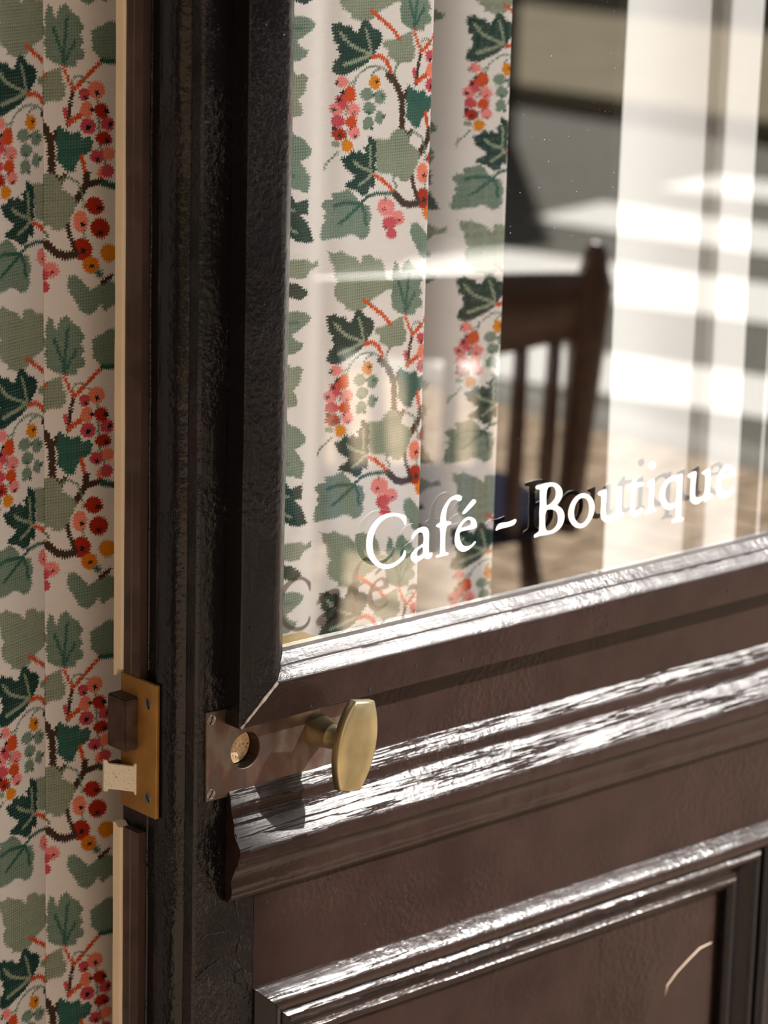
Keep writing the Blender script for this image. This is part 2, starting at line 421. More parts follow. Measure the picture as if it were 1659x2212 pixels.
# glazing beads: a raised square fillet with a two-step chamfer down to the glass
def bead_prof(f):
    return [(0, 0), (0, -0.0180), (0.001, -0.019), (f*0.25, -0.0191), (f*0.5, -0.0192), (f*0.75, -0.0191), (f-0.001, -0.019), (f+0.0004, -0.0184),
            (f+0.0040, -0.0160), (f+0.0078, -0.0130), (f+0.0088, -0.0121), (f+0.0092, -0.0106), (f+0.0098, -0.0100), (f+0.0135, -0.0070), (f+0.0172, -0.0040),
            (f+0.0172, 0.0042), (f-0.004, 0.0042), (f-0.004, 0)]
FL, FB = 0.036, 0.030
def wmap(w, fa, fb):                                  # matching width on the neighbouring bead (mitre)
    return w*fb/fa if w <= fa else fb+(w-fa)
BX0, BX1, BZ0, BZ1 = 0.027, 0.713, 0.912, 2.14
gz0, gz1 = BZ0+FB+0.0172, BZ1-FB-0.0172
gx0, gx1 = BX0+FL+0.0172, BX1-FL-0.0172
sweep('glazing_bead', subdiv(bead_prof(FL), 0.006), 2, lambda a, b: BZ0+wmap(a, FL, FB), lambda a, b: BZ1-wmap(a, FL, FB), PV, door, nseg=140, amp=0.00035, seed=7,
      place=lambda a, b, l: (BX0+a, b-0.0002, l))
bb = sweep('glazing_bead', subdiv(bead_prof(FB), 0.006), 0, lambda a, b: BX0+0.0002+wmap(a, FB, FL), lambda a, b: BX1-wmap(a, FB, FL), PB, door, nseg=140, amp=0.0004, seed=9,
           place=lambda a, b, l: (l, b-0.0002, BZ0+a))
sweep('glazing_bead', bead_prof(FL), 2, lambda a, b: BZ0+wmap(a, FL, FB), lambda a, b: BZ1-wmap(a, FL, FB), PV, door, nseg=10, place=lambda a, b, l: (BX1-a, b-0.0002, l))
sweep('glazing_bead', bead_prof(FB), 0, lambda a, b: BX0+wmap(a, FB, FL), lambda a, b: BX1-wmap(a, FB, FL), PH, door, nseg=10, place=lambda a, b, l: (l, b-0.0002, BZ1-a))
# pale filler showing along the open mitre
mA, mB = (BX0+0.001, BZ0+0.0006), (BX0+FL, BZ0+FB)
vs = []; fs = []
rng = random.Random(2)
for i in range(25):
    s = i/24; x = mA[0]+(mB[0]-mA[0])*s; z = mA[1]+(mB[1]-mA[1])*s
    wq = 0.0004+0.0008*s+rng.uniform(0, 0.0007)
    dx, dz = (mB[1]-mA[1]), -(mB[0]-mA[0]); L_ = math.hypot(dx, dz); dx /= L_; dz /= L_
    for sgn in (-1, 1):
        for y in (-0.0186, -0.0199): vs.append((x+dx*sgn*wq, y, z+dz*sgn*wq))
for i in range(24):
    a = i*4; b = a+4
    fs += [(a, a+1, b+1, b), (a+1, a+3, b+3, b+1), (a+3, a+2, b+2, b+3), (a+2, a, b, b+2)]
fs += [(0, 2, 3, 1), (96, 97, 99, 98)]
tag(mesh('mitre_filler', vs, fs, simple('pale_filler', (176, 166, 156), 0.6, var=0.3, scale=300), door), label='pale cracked filler along the mitre')

for px, py in ((1209, 1377), (1313, 1348), (1572, 1277), (999, 1426), (798, 1490), (899, 1438), (556, 42), (544, 1053), (541, 1356)):
    q = AY(px, py, -0.0194)
    lathe('nail_hole', [(0.0012, 0.0), (0.0012, 0.0004), (0.0009, 0.0005)], q, (0, -1, 0), DARK, door, n=8)
# glass with a film on its back face
bm = bmesh.new(); bmesh.ops.create_cube(bm, size=1)
for v in bm.verts:
    v.co = Vector(((gx0+gx1)/2+v.co.x*(gx1-gx0-0.0004), 0.0+v.co.y*0.006, (gz0+gz1)/2+v.co.z*(gz1-gz0-0.0004)))
me = bpy.data.meshes.new('glass_pane'); bm.to_mesh(me); bm.free()
pane = link('glass_pane', me, [GLASS_F, GLASS_B], door)
for pl in me.polygons: pl.material_index = 1 if pl.normal.y > 0.5 else 0

# ------------------------------------------------------------------ lettering
c2 = lambda x, y: (770+x/4.608, 1040+y/4.608)
c3 = lambda x, y: (1130+x/6.38, 980+y/6.38)
c4 = lambda x, y: (1350+x/5.925, 970+y/5.925)
GLY = [
 (c2, [[(492,435),(478,430),(465,395),(440,365),(400,345),(350,345),(300,360),(245,400),(205,450),(175,510),(160,580),(158,650),(170,720),(200,780),(250,820),(310,832),(365,815),(420,780),(460,735),(472,690),(482,683),(493,695),(488,745),(455,790),(400,835),(340,865),(280,872),(220,858),(165,815),(120,755),(98,690),(95,610),(105,540),(130,470),(175,405),(235,350),(300,320),(370,312),(430,320),(480,335),(495,350),(493,400)]]),
 (c2, [[(548,578),(545,545),(580,490),(640,455),(690,450),(715,475),(722,530),(718,600),(716,680),(725,715),(738,712),(745,703),(757,712),(750,745),(722,775),(690,768),(668,755),(620,795),(580,808),(550,790),(537,755),(545,715),(590,670),(650,630),(668,610),(668,540),(655,505),(620,505),(590,530),(565,575)],
       [(662,640),(610,680),(592,715),(600,745),(630,745),(665,715)]]),
 (c2, [[(785,752),(795,738),(825,728),(832,715),(838,455),(800,455),(792,440),(800,430),(835,410),(835,350),(850,290),(885,220),(930,165),(985,138),(1025,133),(1047,150),(1045,180),(1030,195),(1005,190),(995,180),(965,178),(935,195),(905,250),(890,310),(885,400),(930,398),(943,405),(940,425),(885,445),(878,700),(895,708),(912,708),(917,720),(900,735),(860,742),(800,757)]]),
 (c2, [[(1053,315),(1060,326),(1085,315),(1185,215),(1190,190),(1170,175),(1150,185),(1060,300)],
       [(1190,465),(1197,430),(1185,380),(1150,355),(1110,352),(1060,385),(1015,440),(985,510),(975,580),(985,640),(1015,685),(1055,700),(1100,690),(1150,650),(1185,610),(1188,598),(1175,597),(1140,640),(1100,648),(1060,640),(1035,600),(1022,550),(1022,500),(1100,482)],
       [(1035,468),(1050,430),(1085,390),(1120,375),(1140,395),(1138,430),(1130,440),(1085,455)]]),
 (c2, [[(1382,485),(1400,440),(1430,415),(1520,405),(1570,380),(1587,375),(1590,395),(1565,435),(1490,455),(1410,475),(1395,488)]]),
 (c3, [[(148,1135),(160,1115),(210,1085),(222,1060),(228,900),(222,820),(235,680),(230,560),(235,500),(222,488),(185,488),(168,470),(180,445),(240,430),(320,405),(400,397),(460,410),(515,460),(540,520),(535,590),(500,660),(450,710),(520,745),(555,800),(568,860),(555,940),(520,1010),(470,1060),(400,1100),(300,1120),(220,1130),(175,1152),(155,1155)],
       [(320,475),(380,443),(420,450),(450,490),(455,550),(445,610),(400,675),(350,712),(310,720)],
       [(300,775),(380,760),(440,775),(470,810),(482,870),(478,950),(450,1010),(400,1060),(340,1070),(310,1050),(298,1000)]]),
 (c3, [[(620,840),(630,760),(670,660),(730,590),(800,550),(870,550),(930,590),(970,660),(983,740),(970,830),(920,930),(860,1000),(790,1028),(720,1015),(665,965),(635,905)],
       [(695,830),(700,750),(730,670),(770,620),(820,600),(870,615),(905,670),(915,750),(905,840),(870,920),(820,970),(770,970),(725,930),(700,880)]]),
 (c3, [[(1030,560),(1030,540),(1060,520),(1120,498),(1145,495),(1148,520),(1142,640),(1130,740),(1135,820),(1150,865),(1190,870),(1230,855),(1280,810),(1285,700),(1292,540),(1275,520),(1245,528),(1240,515),(1260,495),(1330,455),(1355,455),(1357,520),(1350,700),(1345,810),(1370,815),(1385,808),(1390,830),(1360,860),(1300,905),(1275,915),(1270,900),(1275,870),(1240,905),(1190,935),(1145,945),(1105,930),(1075,890),(1068,840),(1075,740),(1080,600),(1070,575),(1045,575)]]),
 (c4, [[(45,500),(45,485),(80,440),(115,385),(140,378),(145,395),(135,440),(220,425),(235,440),(232,465),(215,475),(135,490),(125,600),(118,780),(135,793),(165,790),(200,758),(218,750),(222,770),(195,820),(150,855),(115,862),(80,850),(63,810),(70,700),(78,520),(50,515)]]),
 (c4, [[(275,470),(275,450),(310,415),(350,385),(372,383),(375,410),(370,520),(358,740),(365,762),(390,765),(400,780),(390,795),(340,805),(265,830),(248,825),(250,810),(295,780),(302,760),(305,680),(312,500),(305,480),(285,482)],
       [(303,212),(315,175),(345,158),(375,162),(391,185),(388,220),(370,250),(340,264),(315,250)]]),
 (c4, [[(440,590),(450,520),(490,440),(560,370),(640,340),(690,345),(710,320),(732,318),(735,340),(728,450),(715,700),(705,870),(712,885),(735,875),(748,885),(742,910),(700,925),(640,930),(612,945),(595,935),(605,910),(640,890),(652,850),(655,720),(600,765),(545,777),(500,750),(460,690),(442,640)],
       [(500,580),(515,500),(545,440),(600,400),(640,400),(670,430),(662,560),(655,680),(615,710),(575,710),(535,680),(510,630)]]),
 (c4, [[(800,350),(805,335),(850,305),(900,287),(912,290),(908,350),(895,450),(890,590),(900,620),(940,630),(990,610),(1020,570),(1030,440),(1030,330),(1010,318),(990,322),(983,310),(1010,285),(1070,252),(1092,255),(1092,300),(1085,440),(1078,575),(1100,580),(1115,573),(1120,595),(1080,630),(1030,672),(1008,675),(1005,655),(1010,630),(975,665),(930,700),(890,705),(850,680),(832,640),(838,520),(848,380),(835,360),(810,360)]]),
 (c4, [[(1395,350),(1412,320),(1400,260),(1370,215),(1325,198),(1270,220),(1215,290),(1175,390),(1160,490),(1170,560),(1200,610),(1250,628),(1310,620),(1360,575),(1395,520),(1395,490),(1375,500),(1325,550),(1275,550),(1245,525),(1225,460),(1225,385),(1300,365)],
       [(1240,340),(1265,290),(1300,252),(1330,255),(1348,290),(1345,310),(1290,335)]]),
]
def chaikin(pts, it=2):
    for _ in range(it):
        out = []
        for i, a in enumerate(pts):
            b = pts[(i+1) % len(pts)]
            out.append((a[0]*.75+b[0]*.25, a[1]*.75+b[1]*.25)); out.append((a[0]*.25+b[0]*.75, a[1]*.25+b[1]*.75))
        pts = out
    return pts
YL = -0.0034
for f, loops in GLY:
    cu = bpy.data.curves.new('letter', 'CURVE'); cu.dimensions = '2D'; cu.fill_mode = 'BOTH'; cu.extrude = 0.00018
    for lp in loops:
        pts = [AY(*f(x, y), YL) for x, y in chaikin(lp)]
        sp = cu.splines.new('POLY'); sp.points.add(len(pts)-1); sp.use_cyclic_u = True
        for q, pt in zip(pts, sp.points): pt.co = (q[0], q[2], 0, 1)
    tmp = bpy.data.objects.new('letter', cu); C.objects.link(tmp)
    bpy.context.view_layer.update()
    me = bpy.data.meshes.new_from_object(tmp.evaluated_get(bpy.context.evaluated_depsgraph_get()))
    bpy.data.objects.remove(tmp); bpy.data.curves.remove(cu)
    me.name = 'letter'
    me.transform(Matrix.Translation((0, YL, 0)) @ Matrix.Rotation(math.pi/2, 4, 'X'))
    me.materials.clear()
    lo_ = link('letter', me, [WHITE, LETTER_BACK], pane)
    ym_ = sum(v.co.y for v in lo_.data.vertices)/len(lo_.data.vertices)
    for pl in lo_.data.polygons: pl.material_index = 1 if pl.center.y > ym_+0.00009 else 0

# dust on the glass
rng = random.Random(11); vs = []; fs = []
def disc(cx, cz, r):
    k0 = len(vs)
    for j in range(6): vs.append((cx+r*math.cos(j*1.047), -0.0033, cz+r*math.sin(j*1.047)))
    fs.append(tuple(range(k0, k0+6)))
for i in range(230):
    if rng.random() < 0.3: px, py = rng.uniform(1095, 1340), rng.uniform(0, 560)
    else: px, py = rng.uniform(612, 1655), rng.uniform(0, 1390)
    q = AY(px, py, -0.0033)
    if q[2] < gz0+0.003: continue
    disc(q[0], q[2], rng.choice((0.00012, 0.00016, 0.00022, 0.00032) if rng.random() < 0.4 else (0.0001, 0.00013)))
tag(mesh('dust', vs, fs, simple('pale_dust', (206, 204, 198), 0.9), pane), kind='stuff')

# ------------------------------------------------------------------ weather bar (the projecting moulding)
zt = 0.8578
wb = [(0, 0), (0, -0.0008), (0.005, -0.0052), (0.0105, -0.0088), (0.0125, -0.0094), (0.015, -0.0086), (0.0195, -0.0088), (0.0215, -0.0096), (0.0255, -0.0128), (0.031, -0.0162),
      (0.0375, -0.0207), (0.042, -0.0238), (0.0445, -0.0246), (0.047, -0.0243), (0.0545, -0.0228), (0.0560, -0.0195), (0.061, -0.0150), (0.067, -0.0122), (0.0730, -0.0113),
      (0.0745, -0.0114), (0.078, -0.0112), (0.0800, -0.0098), (0.0812, -0.0094), (0.0850, -0.0088), (0.0890, -0.0058), (0.0905, -0.0040), (0.0905, 0)]
wbp = [(zt-a, b-0.0002) for a, b in wb]
wbar = sweep('weather_bar', subdiv(wbp, 0.0035), 0, lambda a, b: 0.0305+b*0.25+0.0009*math.sin(a*310), XR+0.04, PW, door, nseg=230, amp=0.0007, seed=21,
             place=lambda a, b, l: (l, b, a+0.0018*max(0, 0.12-l)))

# ------------------------------------------------------------------ panel with bolection moulding
mp = [(0, 0), (0, -0.0012), (0.0035, -0.0062), (0.0065, -0.0098), (0.009, -0.0118), (0.0115, -0.0122), (0.0145, -0.0112), (0.0172, -0.0090), (0.0180, -0.0052), (0.0192, -0.0052),
      (0.0205, -0.0074), (0.0225, -0.0090), (0.0245, -0.0090), (0.0262, -0.0076), (0.0272, -0.0046), (0.0295, -0.0008), (0.0325, 0.0026), (0.0355, 0.0038), (0.0378, 0.0034), (0.0386, 0.0012),
      (0.0400, -0.0002), (0.0420, -0.0004), (0.0436, 0.0008), (0.0446, 0.0030), (0.0460, 0.0036), (0.0460, 0.0135), (0.0275, 0.0135), (0.0275, 0)]
mp = [(a*KW, b-0.0002) for a, b in mp]
PX0, PX1, PZ0 = XL+0.0015, 0.6765, 0.17
mps = subdiv(mp, 0.003)
pm0 = sweep('panel_moulding', mps, 0, lambda a, b: PX0+a, lambda a, b: PX1-a, PM, door, nseg=150, amp=0.00045, seed=31, place=lambda a, b, l: (l, b, ZP-a))
sweep('panel_moulding', mps, 2, lambda a, b: ZP-a, lambda a, b: PZ0+a, PV, door, nseg=60, amp=0.0004, seed=33, place=lambda a, b, l: (PX0+a, b, l))
sweep('panel_moulding', mps, 2, lambda a, b: ZP-a, lambda a, b: PZ0+a, PV, door, nseg=60, amp=0.0004, seed=35, place=lambda a, b, l: (PX1-a, b, l))
sweep('panel_moulding', mp, 0, lambda a, b: PX0+a, lambda a, b: PX1-a, PH, door, nseg=10, place=lambda a, b, l: (l, b, PZ0+a))
nx_, nz_ = 60, 50; vs = []; fs = []
pw = 0.047*KW
for i in range(nx_+1):
    for j in range(nz_+1):
        x = PX0+pw+(PX1-PX0-2*pw)*i/nx_; z = PZ0+pw+(ZP-PZ0-2*pw)*j/nz_
        vs.append(wob((x, 0.0105, z), 0.0004, sc=12, seed=41))
n0 = len(vs)
for i in range(nx_):
    for j in range(nz_):
        a = i*(nz_+1)+j; fs.append((a, a+nz_+1, a+nz_+2, a+1))
mesh('panel', vs, fs, PVP if 'PVP' in globals() else PH, door, smooth=True)
for o in (bb, wbar, pm0): sheltered(o)
# long pale scratch on the panel
sc = [AY(px, py, 0.0102) for px, py in ((1436, 2153), (1441, 2128), (1462, 2100), (1488, 2072), (1512, 2048), (1537, 2036))]
tag(tube('scratch', [tuple(q) for q in sc], [0.0003, 0.0007, 0.0006, 0.0006, 0.0006, 0.0003], simple('bare_scratch', (216, 196, 172), 0.7, var=0.1), door, n=6), label='pale curved scratch on the panel')

rng = random.Random(8)
for line_ in ([(432, 2032), (446, 2020), (470, 2015), (492, 2011), (516, 2019)], [(519, 2021), (512, 2060), (527, 2098), (541, 2150)],
              [(424, 2112), (448, 2092), (472, 2075), (491, 2081), (516, 2108)], [(508, 1938), (512, 1968), (514, 1998)], [(470, 1985), (486, 2004), (500, 2014)]):
    pts = []
    for a, b in zip(line_, line_[1:]):
        for i in range(6): pts.append((a[0]+(b[0]-a[0])*i/6+rng.uniform(-1.6, 1.6), a[1]+(b[1]-a[1])*i/6+rng.uniform(-1.6, 1.6)))
    pts.append(line_[-1])
    tube('paint_crack', [tuple(AY(px, py, -0.0001)) for px, py in pts], [0.0005+rng.uniform(-0.0002, 0.0004) for _ in pts], PVT, door, n=6)
q = AY(517, 2111, -0.0003)
vs = []
for k, y in ((1.0, -0.0003), (0.75, -0.0012), (0.5, -0.0006)):
    for i, r in enumerate((1.0, 0.7, 1.1, 0.8, 1.2, 0.75, 0.95, 0.7, 1.15, 0.85)):
        a = i*0.6283; vs.append((q[0]+0.0062*k*r*math.cos(a), y, q[2]+0.0068*k*r*math.sin(a)))
fs = [(i+r*10, (i+1) % 10+r*10, (i+1) % 10+r*10+10, i+r*10+10) for r in range(2) for i in range(10)]+[tuple(range(20, 30)), tuple(range(9, -1, -1))]
tag(mesh('paint_chip', vs, fs, DARK, door), label='dark chip in the paint at the joint')
# ------------------------------------------------------------------ lock plate, cork, handle
hc = (0.0472, 0.8865); hr = 0.0143
cut = lathe('cutter', [(hr, -0.004), (hr, 0.014)], (hc[0], 0, hc[1]), (0, 1, 0), DARK, n=48)
boolean(stile, [cut]); boolean(rail, [cut])
bpy.data.objects.remove(cut)
plx0, plx1 = 0.0085, 0.152
tl, bl = (plx0-0.0003, 0.9240), (plx0+0.0008, 0.8528); br_, tr_ = (plx1, 0.8505), (plx1, 0.9200)
corners = [bl, br_, tr_, tl]
ring = []
NSEG = 64
for i in range(NSEG):
    a = 2*math.pi*i/NSEG; d = (math.cos(a), math.sin(a)); best = 9
    for k in range(4):
        p0, p1 = corners[k], corners[(k+1) % 4]
        e = (p1[0]-p0[0], p1[1]-p0[1]); den = d[0]*e[1]-d[1]*e[0]
        if abs(den) < 1e-9: continue
        tt = ((p0[0]-hc[0])*e[1]-(p0[1]-hc[1])*e[0])/den; ss = ((p0[0]-hc[0])*d[1]-(p0[1]-hc[1])*d[0])/den
        if tt > 0 and -1e-6 <= ss <= 1+1e-6: best = min(best, tt)
    ring.append((hc[0]+d[0]*best, hc[1]+d[1]*best))
for q in corners:                                     # snap the nearest ring point to each corner
    j = min(range(NSEG), key=lambda i: math.dist(ring[i], q)); ring[j] = q
vs = []; fs = []
for y in (-0.0014, -0.0018):
    pass
for i in range(NSEG):
    a = 2*math.pi*i/NSEG; ci = (hc[0]+hr*math.cos(a), hc[1]+hr*math.sin(a)); cw = (hc[0]+(hr+0.0005)*math.cos(a), hc[1]+(hr+0.0005)*math.sin(a))
    r_ = ring[i]; rin = (r_[0]+(hc[0]-r_[0])*0.006, r_[1]+(hc[1]-r_[1])*0.012)
    for (q, y) in ((r_, 0.0), (r_, -0.0013), (rin, -0.0018), (cw, -0.0018), (ci, -0.0014), (ci, 0.0)): vs.append((q[0], y-0.0002, q[1]))
for i in range(NSEG):
    k = (i+1) % NSEG
    for j in range(6):
        j2 = (j+1) % 6; fs.append((i*6+j, i*6+j2, k*6+j2, k*6+j))
lock = mesh('lock_plate', vs, fs, PLATE, door)
lock.data.polygons.foreach_set('use_smooth', [True]*len(lock.data.polygons)); lock.data.set_sharp_from_angle(angle=math.radians(25))
tag(lock, label='tarnished metal lock plate under the bead corner')
tag(lathe('cork', [(hr*0.97, 0.0105), (hr*0.97, 0.0128), (hr*0.97, 0.0138)], (hc[0], 0, hc[1]), (0, 1, 0), CORK, lock, n=40), label='pale cork plugging the old keyhole')
def screw(px, py, y, parent, r=0.0042, slot=0.5, axis='y', x=None):
    q = AY(px, py, y) if axis == 'y' else AX(px, py, x)
    ax = (0, -1, 0) if axis == 'y' else (-1, 0, 0)
    o = lathe('screw', [(r, -0.0003), (r, 0.0004), (r*0.9, 0.0007), (r*0.78, 0.0004), (r*0.70, 0.0003), (r*0.3, 0.0004)], q, ax, STEEL, parent, n=24)
    d = Vector((math.cos(slot), 0, math.sin(slot))) if axis == 'y' else Vector((0, math.cos(slot), math.sin(slot)))
    n_ = Vector(ax); w_ = d.cross(n_)*0.0004; e = d*r*0.72; b_ = Vector(q)+n_*0.0002; t_ = Vector(q)+n_*0.00062
    vs = [p+sx*e+sy*w_ for p in (b_, t_) for sx, sy in ((-1, -1), (1, -1), (1, 1), (-1, 1))]
    mesh('screw_slot', vs, [(0, 1, 2, 3), (7, 6, 5, 4), (0, 4, 5, 1), (1, 5, 6, 2), (2, 6, 7, 3), (3, 7, 4, 0)], DARK, parent)
    return o
screw(457, 1555, -0.002, lock, slot=1.2); screw(455.5, 1716, -0.002, lock, slot=1.0)

hb = (0.1180, 0.8880)                                 # spindle centre
handle = empty('door_handle', (hb[0], -0.002, hb[1]), door, label='olive shaped brass turn handle')
lathe('neck', [(0.0126, 0.0), (0.0130, 0.002), (0.0126, 0.006), (0.0112, 0.012), (0.0102, 0.018), (0.0104, 0.0192), (0.0104, 0.0204), (0.0096, 0.0214), (0.0092, 0.034), (0.0084, 0.044)], (hb[0], -0.002, hb[1]), (0, -1, 0), BRASS, handle, n=40)
bc = Vector((0.1150, -0.0500, 0.8895)); tilt = math.radians(10.5)
hh, we, wm_ = 0.0355, 0.0100, 0.0192
outl = []
NS = 24
for i in range(NS+1):
    s = -1+2*i/NS
    outl.append((we+(wm_-we)*(1-abs(s)**2.1), s*hh))
outline = [(w, z) for w, z in outl]+[(-w, z) for w, z in reversed(outl)]
cc, ss_ = math.cos(tilt), math.sin(tilt)
vs = []; fs = []; n = len(outline)
lay = [(0.86, 0.0046), (0.97, 0.0040), (1.0, 0.0026), (1.0, -0.0030), (0.965, -0.0043), (0.90, -0.0049), (0.5, -0.0053)]
for k_, dy in lay:
    for w, z in outline:
        w2, z2 = (w*k_ if k_ > 0.6 else w*k_), (z*(1-(1-k_)*0.55) if k_ > 0.6 else z*0.6)
        vs.append((bc.x+w2*cc+z2*ss_, bc.y+dy, bc.z-w2*ss_+z2*cc))
for i in range(len(lay)-1):
    for j in range(n):
        k2 = (j+1) % n; fs.append((i*n+j, i*n+k2, (i+1)*n+k2, (i+1)*n+j))
fs.append(tuple(range(n-1, -1, -1))); fs.append(tuple(range((len(lay)-1)*n, len(lay)*n)))
grip = mesh('grip', vs, fs, BRASS, handle)
grip.data.polygons.foreach_set('use_smooth', [True]*len(grip.data.polygons)); grip.data.set_sharp_from_angle(angle=math.radians(50))

# ------------------------------------------------------------------ lock edge: face plate, bolts, stop strip
xp = -0.0078; xq = -0.0115
A0, A1 = AX(341, 1484, xq), AX(337, 1772, xq)
B0, B1 = AX(254, 1466, xq), AX(252, 1722, xq)
zp0, zp1 = A1[2], A0[2]
yp0, yp1 = 0.0335, 0.078
fp = empty('latch_face', (xp, 0.055, (zp0+zp1)/2), door, label='brass lock face plate on the door edge')
box('face_plate', (xq, yp0, zp0), (xp, yp1, zp1), BRASS_EDGE, fp, bev=0.0008)
screw(320, 1521, 0, fp, r=0.0044, slot=1.2, axis='x', x=xq); screw(319, 1724, 0, fp, r=0.0044, slot=0.9, axis='x', x=xq)
ya, yb = 0.0560, 0.0785
zt_, zb_ = AY(287, 1508, ya)[2], AY(287, 1622, ya)[2]
xe = xq-0.0125
bm = bmesh.new(); bmesh.ops.create_cube(bm, size=1)
for v in bm.verts:
    lo, hi = (xe, ya, zb_), (xq+0.002, yb, zt_)
    v.co = Vector([(lo[i]+hi[i])/2+v.co[i]*(hi[i]-lo[i]) for i in range(3)])
bmesh.ops.bevel(bm, geom=bm.edges[:], offset=0.0012, segments=2, affect='EDGES')
me = bpy.data.meshes.new('dead_bolt'); bm.to_mesh(me); bm.free()
tag(link('dead_bolt', me, IRON, fp), label='dark browned bolt')
z1t, z1b = AY(288, 1654, ya)[2], AY(288, 1721, ya)[2]
prof = [(0.0, 0), (0.10, 0), (0.14, 0.0024), (0.86, 0.0024), (0.90, 0.0), (1.0, 0)]
vs = []; fs = []
xs0, ys0 = xq+0.001, ya
xs1, ys1 = xq-0.0145, ya+0.0236
for s, ins in prof:
    x = xs0+(xs1-xs0)*s; y = ys0+(ys1-ys0)*s
    for z in (z1t-ins, z1b+ins): vs.append((x, y, z))
    for z in (z1t-ins, z1b+ins): vs.append((x+0.0012, y+0.003, z))
m_ = len(prof)
for i in range(m_-1):
    a = i*4; b = a+4
    fs += [(a, a+1, b+1, b), (a+2, b+2, b+3, a+3), (a, b, b+2, a+2), (a+1, a+3, b+3, b+1)]
fs += [(0, 2, 3, 1), ((m_-1)*4, (m_-1)*4+1, (m_-1)*4+3, (m_-1)*4+2)]
tag(mesh('latch_bolt', vs, fs, BOLTW, fp), label='flaking white painted latch bolt')
tag(box('bolt_body', (xq-0.0125, ya+0.0225, z1b+0.003), (xq+0.001, ya+0.0262, z1t-0.003), IRON, fp), label='dark side of the latch')

zu = AX(258, 1470, -0.010)[2]; zl = AX(250, 1778, -0.010)[2]
zcu, zcl = AX(236, 1452, -0.012)[2], AX(230, 1766, -0.012)[2]
strip = subdiv([(-0.0100, 0.0562), (-0.0100, 0.0660), (-0.0094, 0.0668), (-0.0100, 0.0676), (-0.0100, 0.0760), (-0.0032, 0.0760), (-0.0032, 0.0562)], 0.006)
for za, zb2 in ((zu, ZT), (ZB, zl)):
    sweep('stop_strip', strip, 2, za, zb2, BROWN, door, nseg=60, amp=0.0003, seed=51, place=lambda a, b, l: (a, b, l))
crp = [(-0.0098, 0.0763), (-0.0120, 0.0774), (-0.0128, 0.0850), (-0.0040, 0.0856), (-0.0032, 0.0763)]
sweep('painted_edge', subdiv(crp, 0.003), 2, lambda a, b: zcu+(0.006 if b < 0.08 else 0.0), ZT, CREAM, door, nseg=90, amp=0.0003, seed=53, place=lambda a, b, l: (a, b, l))
sweep('painted_edge', subdiv(crp, 0.003), 2, ZB, lambda a, b: zcl-(0.003 if b < 0.08 else 0.0), CREAM, door, nseg=90, amp=0.0003, seed=54, place=lambda a, b, l: (a, b, l))
# lock case on the inside, seen through the lower corner of the glass
pB, pR, pF = AY(655, 1359, 0.0325), AY(702, 1385, 0.0062), AY(599, 1400, 0.0062)
box('lock_case', (0.0835, 0.0062, 0.9420), (pR[0], 0.0330, 0.9572), BRASS_BOX, door, bev=0.0015)

# ------------------------------------------------------------------ printed curtain cloth
PER = 0.2235; PX = 0.0004
U0, U1 = 0.02, 0.46
NW, NH = int((U1-U0)/PX), int(round(PER/PX))
cA5 = lambda x, y: (690+x/6.704, y/6.704)
cA6 = lambda x, y: (690+x/6.704, 310+y/6.704)
cA7 = lambda x, y: (600+x/3.567, y/3.567)
cL8 = lambda x, y: (x/3.115, 620+y/3.115)
YA, YLC, YC2 = 0.05, 0.13, 0.14
def mapA(px, py):
    q = AY(px, py, YA); return q[0], q[2]
b1A, b1L = AY(808, 178, YA), AY(65, 930, YLC)
d2A, d2L = AY(875, 237, YA), AY(118.8, 1000, YLC)
KZL = PER/0.2310
def uL(x, right):
    return (d2A[0]+(x-d2L[0])) if right else (b1A[0]+(x-b1L[0]))
def vL(z): return b1A[2]+(z-b1L[2])*KZL
def mapL(px, py):
    q = AY(px, py, YLC); return uL(q[0], True), vL(q[2])
tA, tC = AY(717, 50.7, YA), AY(987, 38, YC2)
def uC(x): return tA[0]+(x-tC[0])-0.0176
def vC(z): return tA[2]+(z-tC[2])*PER/0.2195
SAGE, SAGE2, DK, TEAL = (150, 160, 138), (128, 148, 131), (38, 70, 62), (58, 104, 92)
ORG, BRN, PNK, ROSE, OBR, YEL, CTR, STEM, ORED = (214, 88, 46), (76, 60, 50), (244, 144, 138), (210, 84, 94), (212, 84, 42), (228, 142, 36), (26, 46, 46), (122, 142, 122), (178, 52, 32)
LV = (150, 162, 138)
SH = []      # (map, kind, colour, data)
def poly(cr, col, pts, knit=0): SH.append(('p', cr, col, pts, knit))
def line(cr, col, w, pts, knit=0): SH.append(('l', cr, col, pts, w))
def circ(cr, col, items):
    for it in items:
        cx, cy, rx = it[0], it[1], it[2]; ry = it[3] if len(it) > 3 else rx
        SH.append(('p', cr, col, [(cx+rx*math.cos(a*math.pi/8), cy+ry*math.sin(a*math.pi/8)) for a in range(16)], 0))
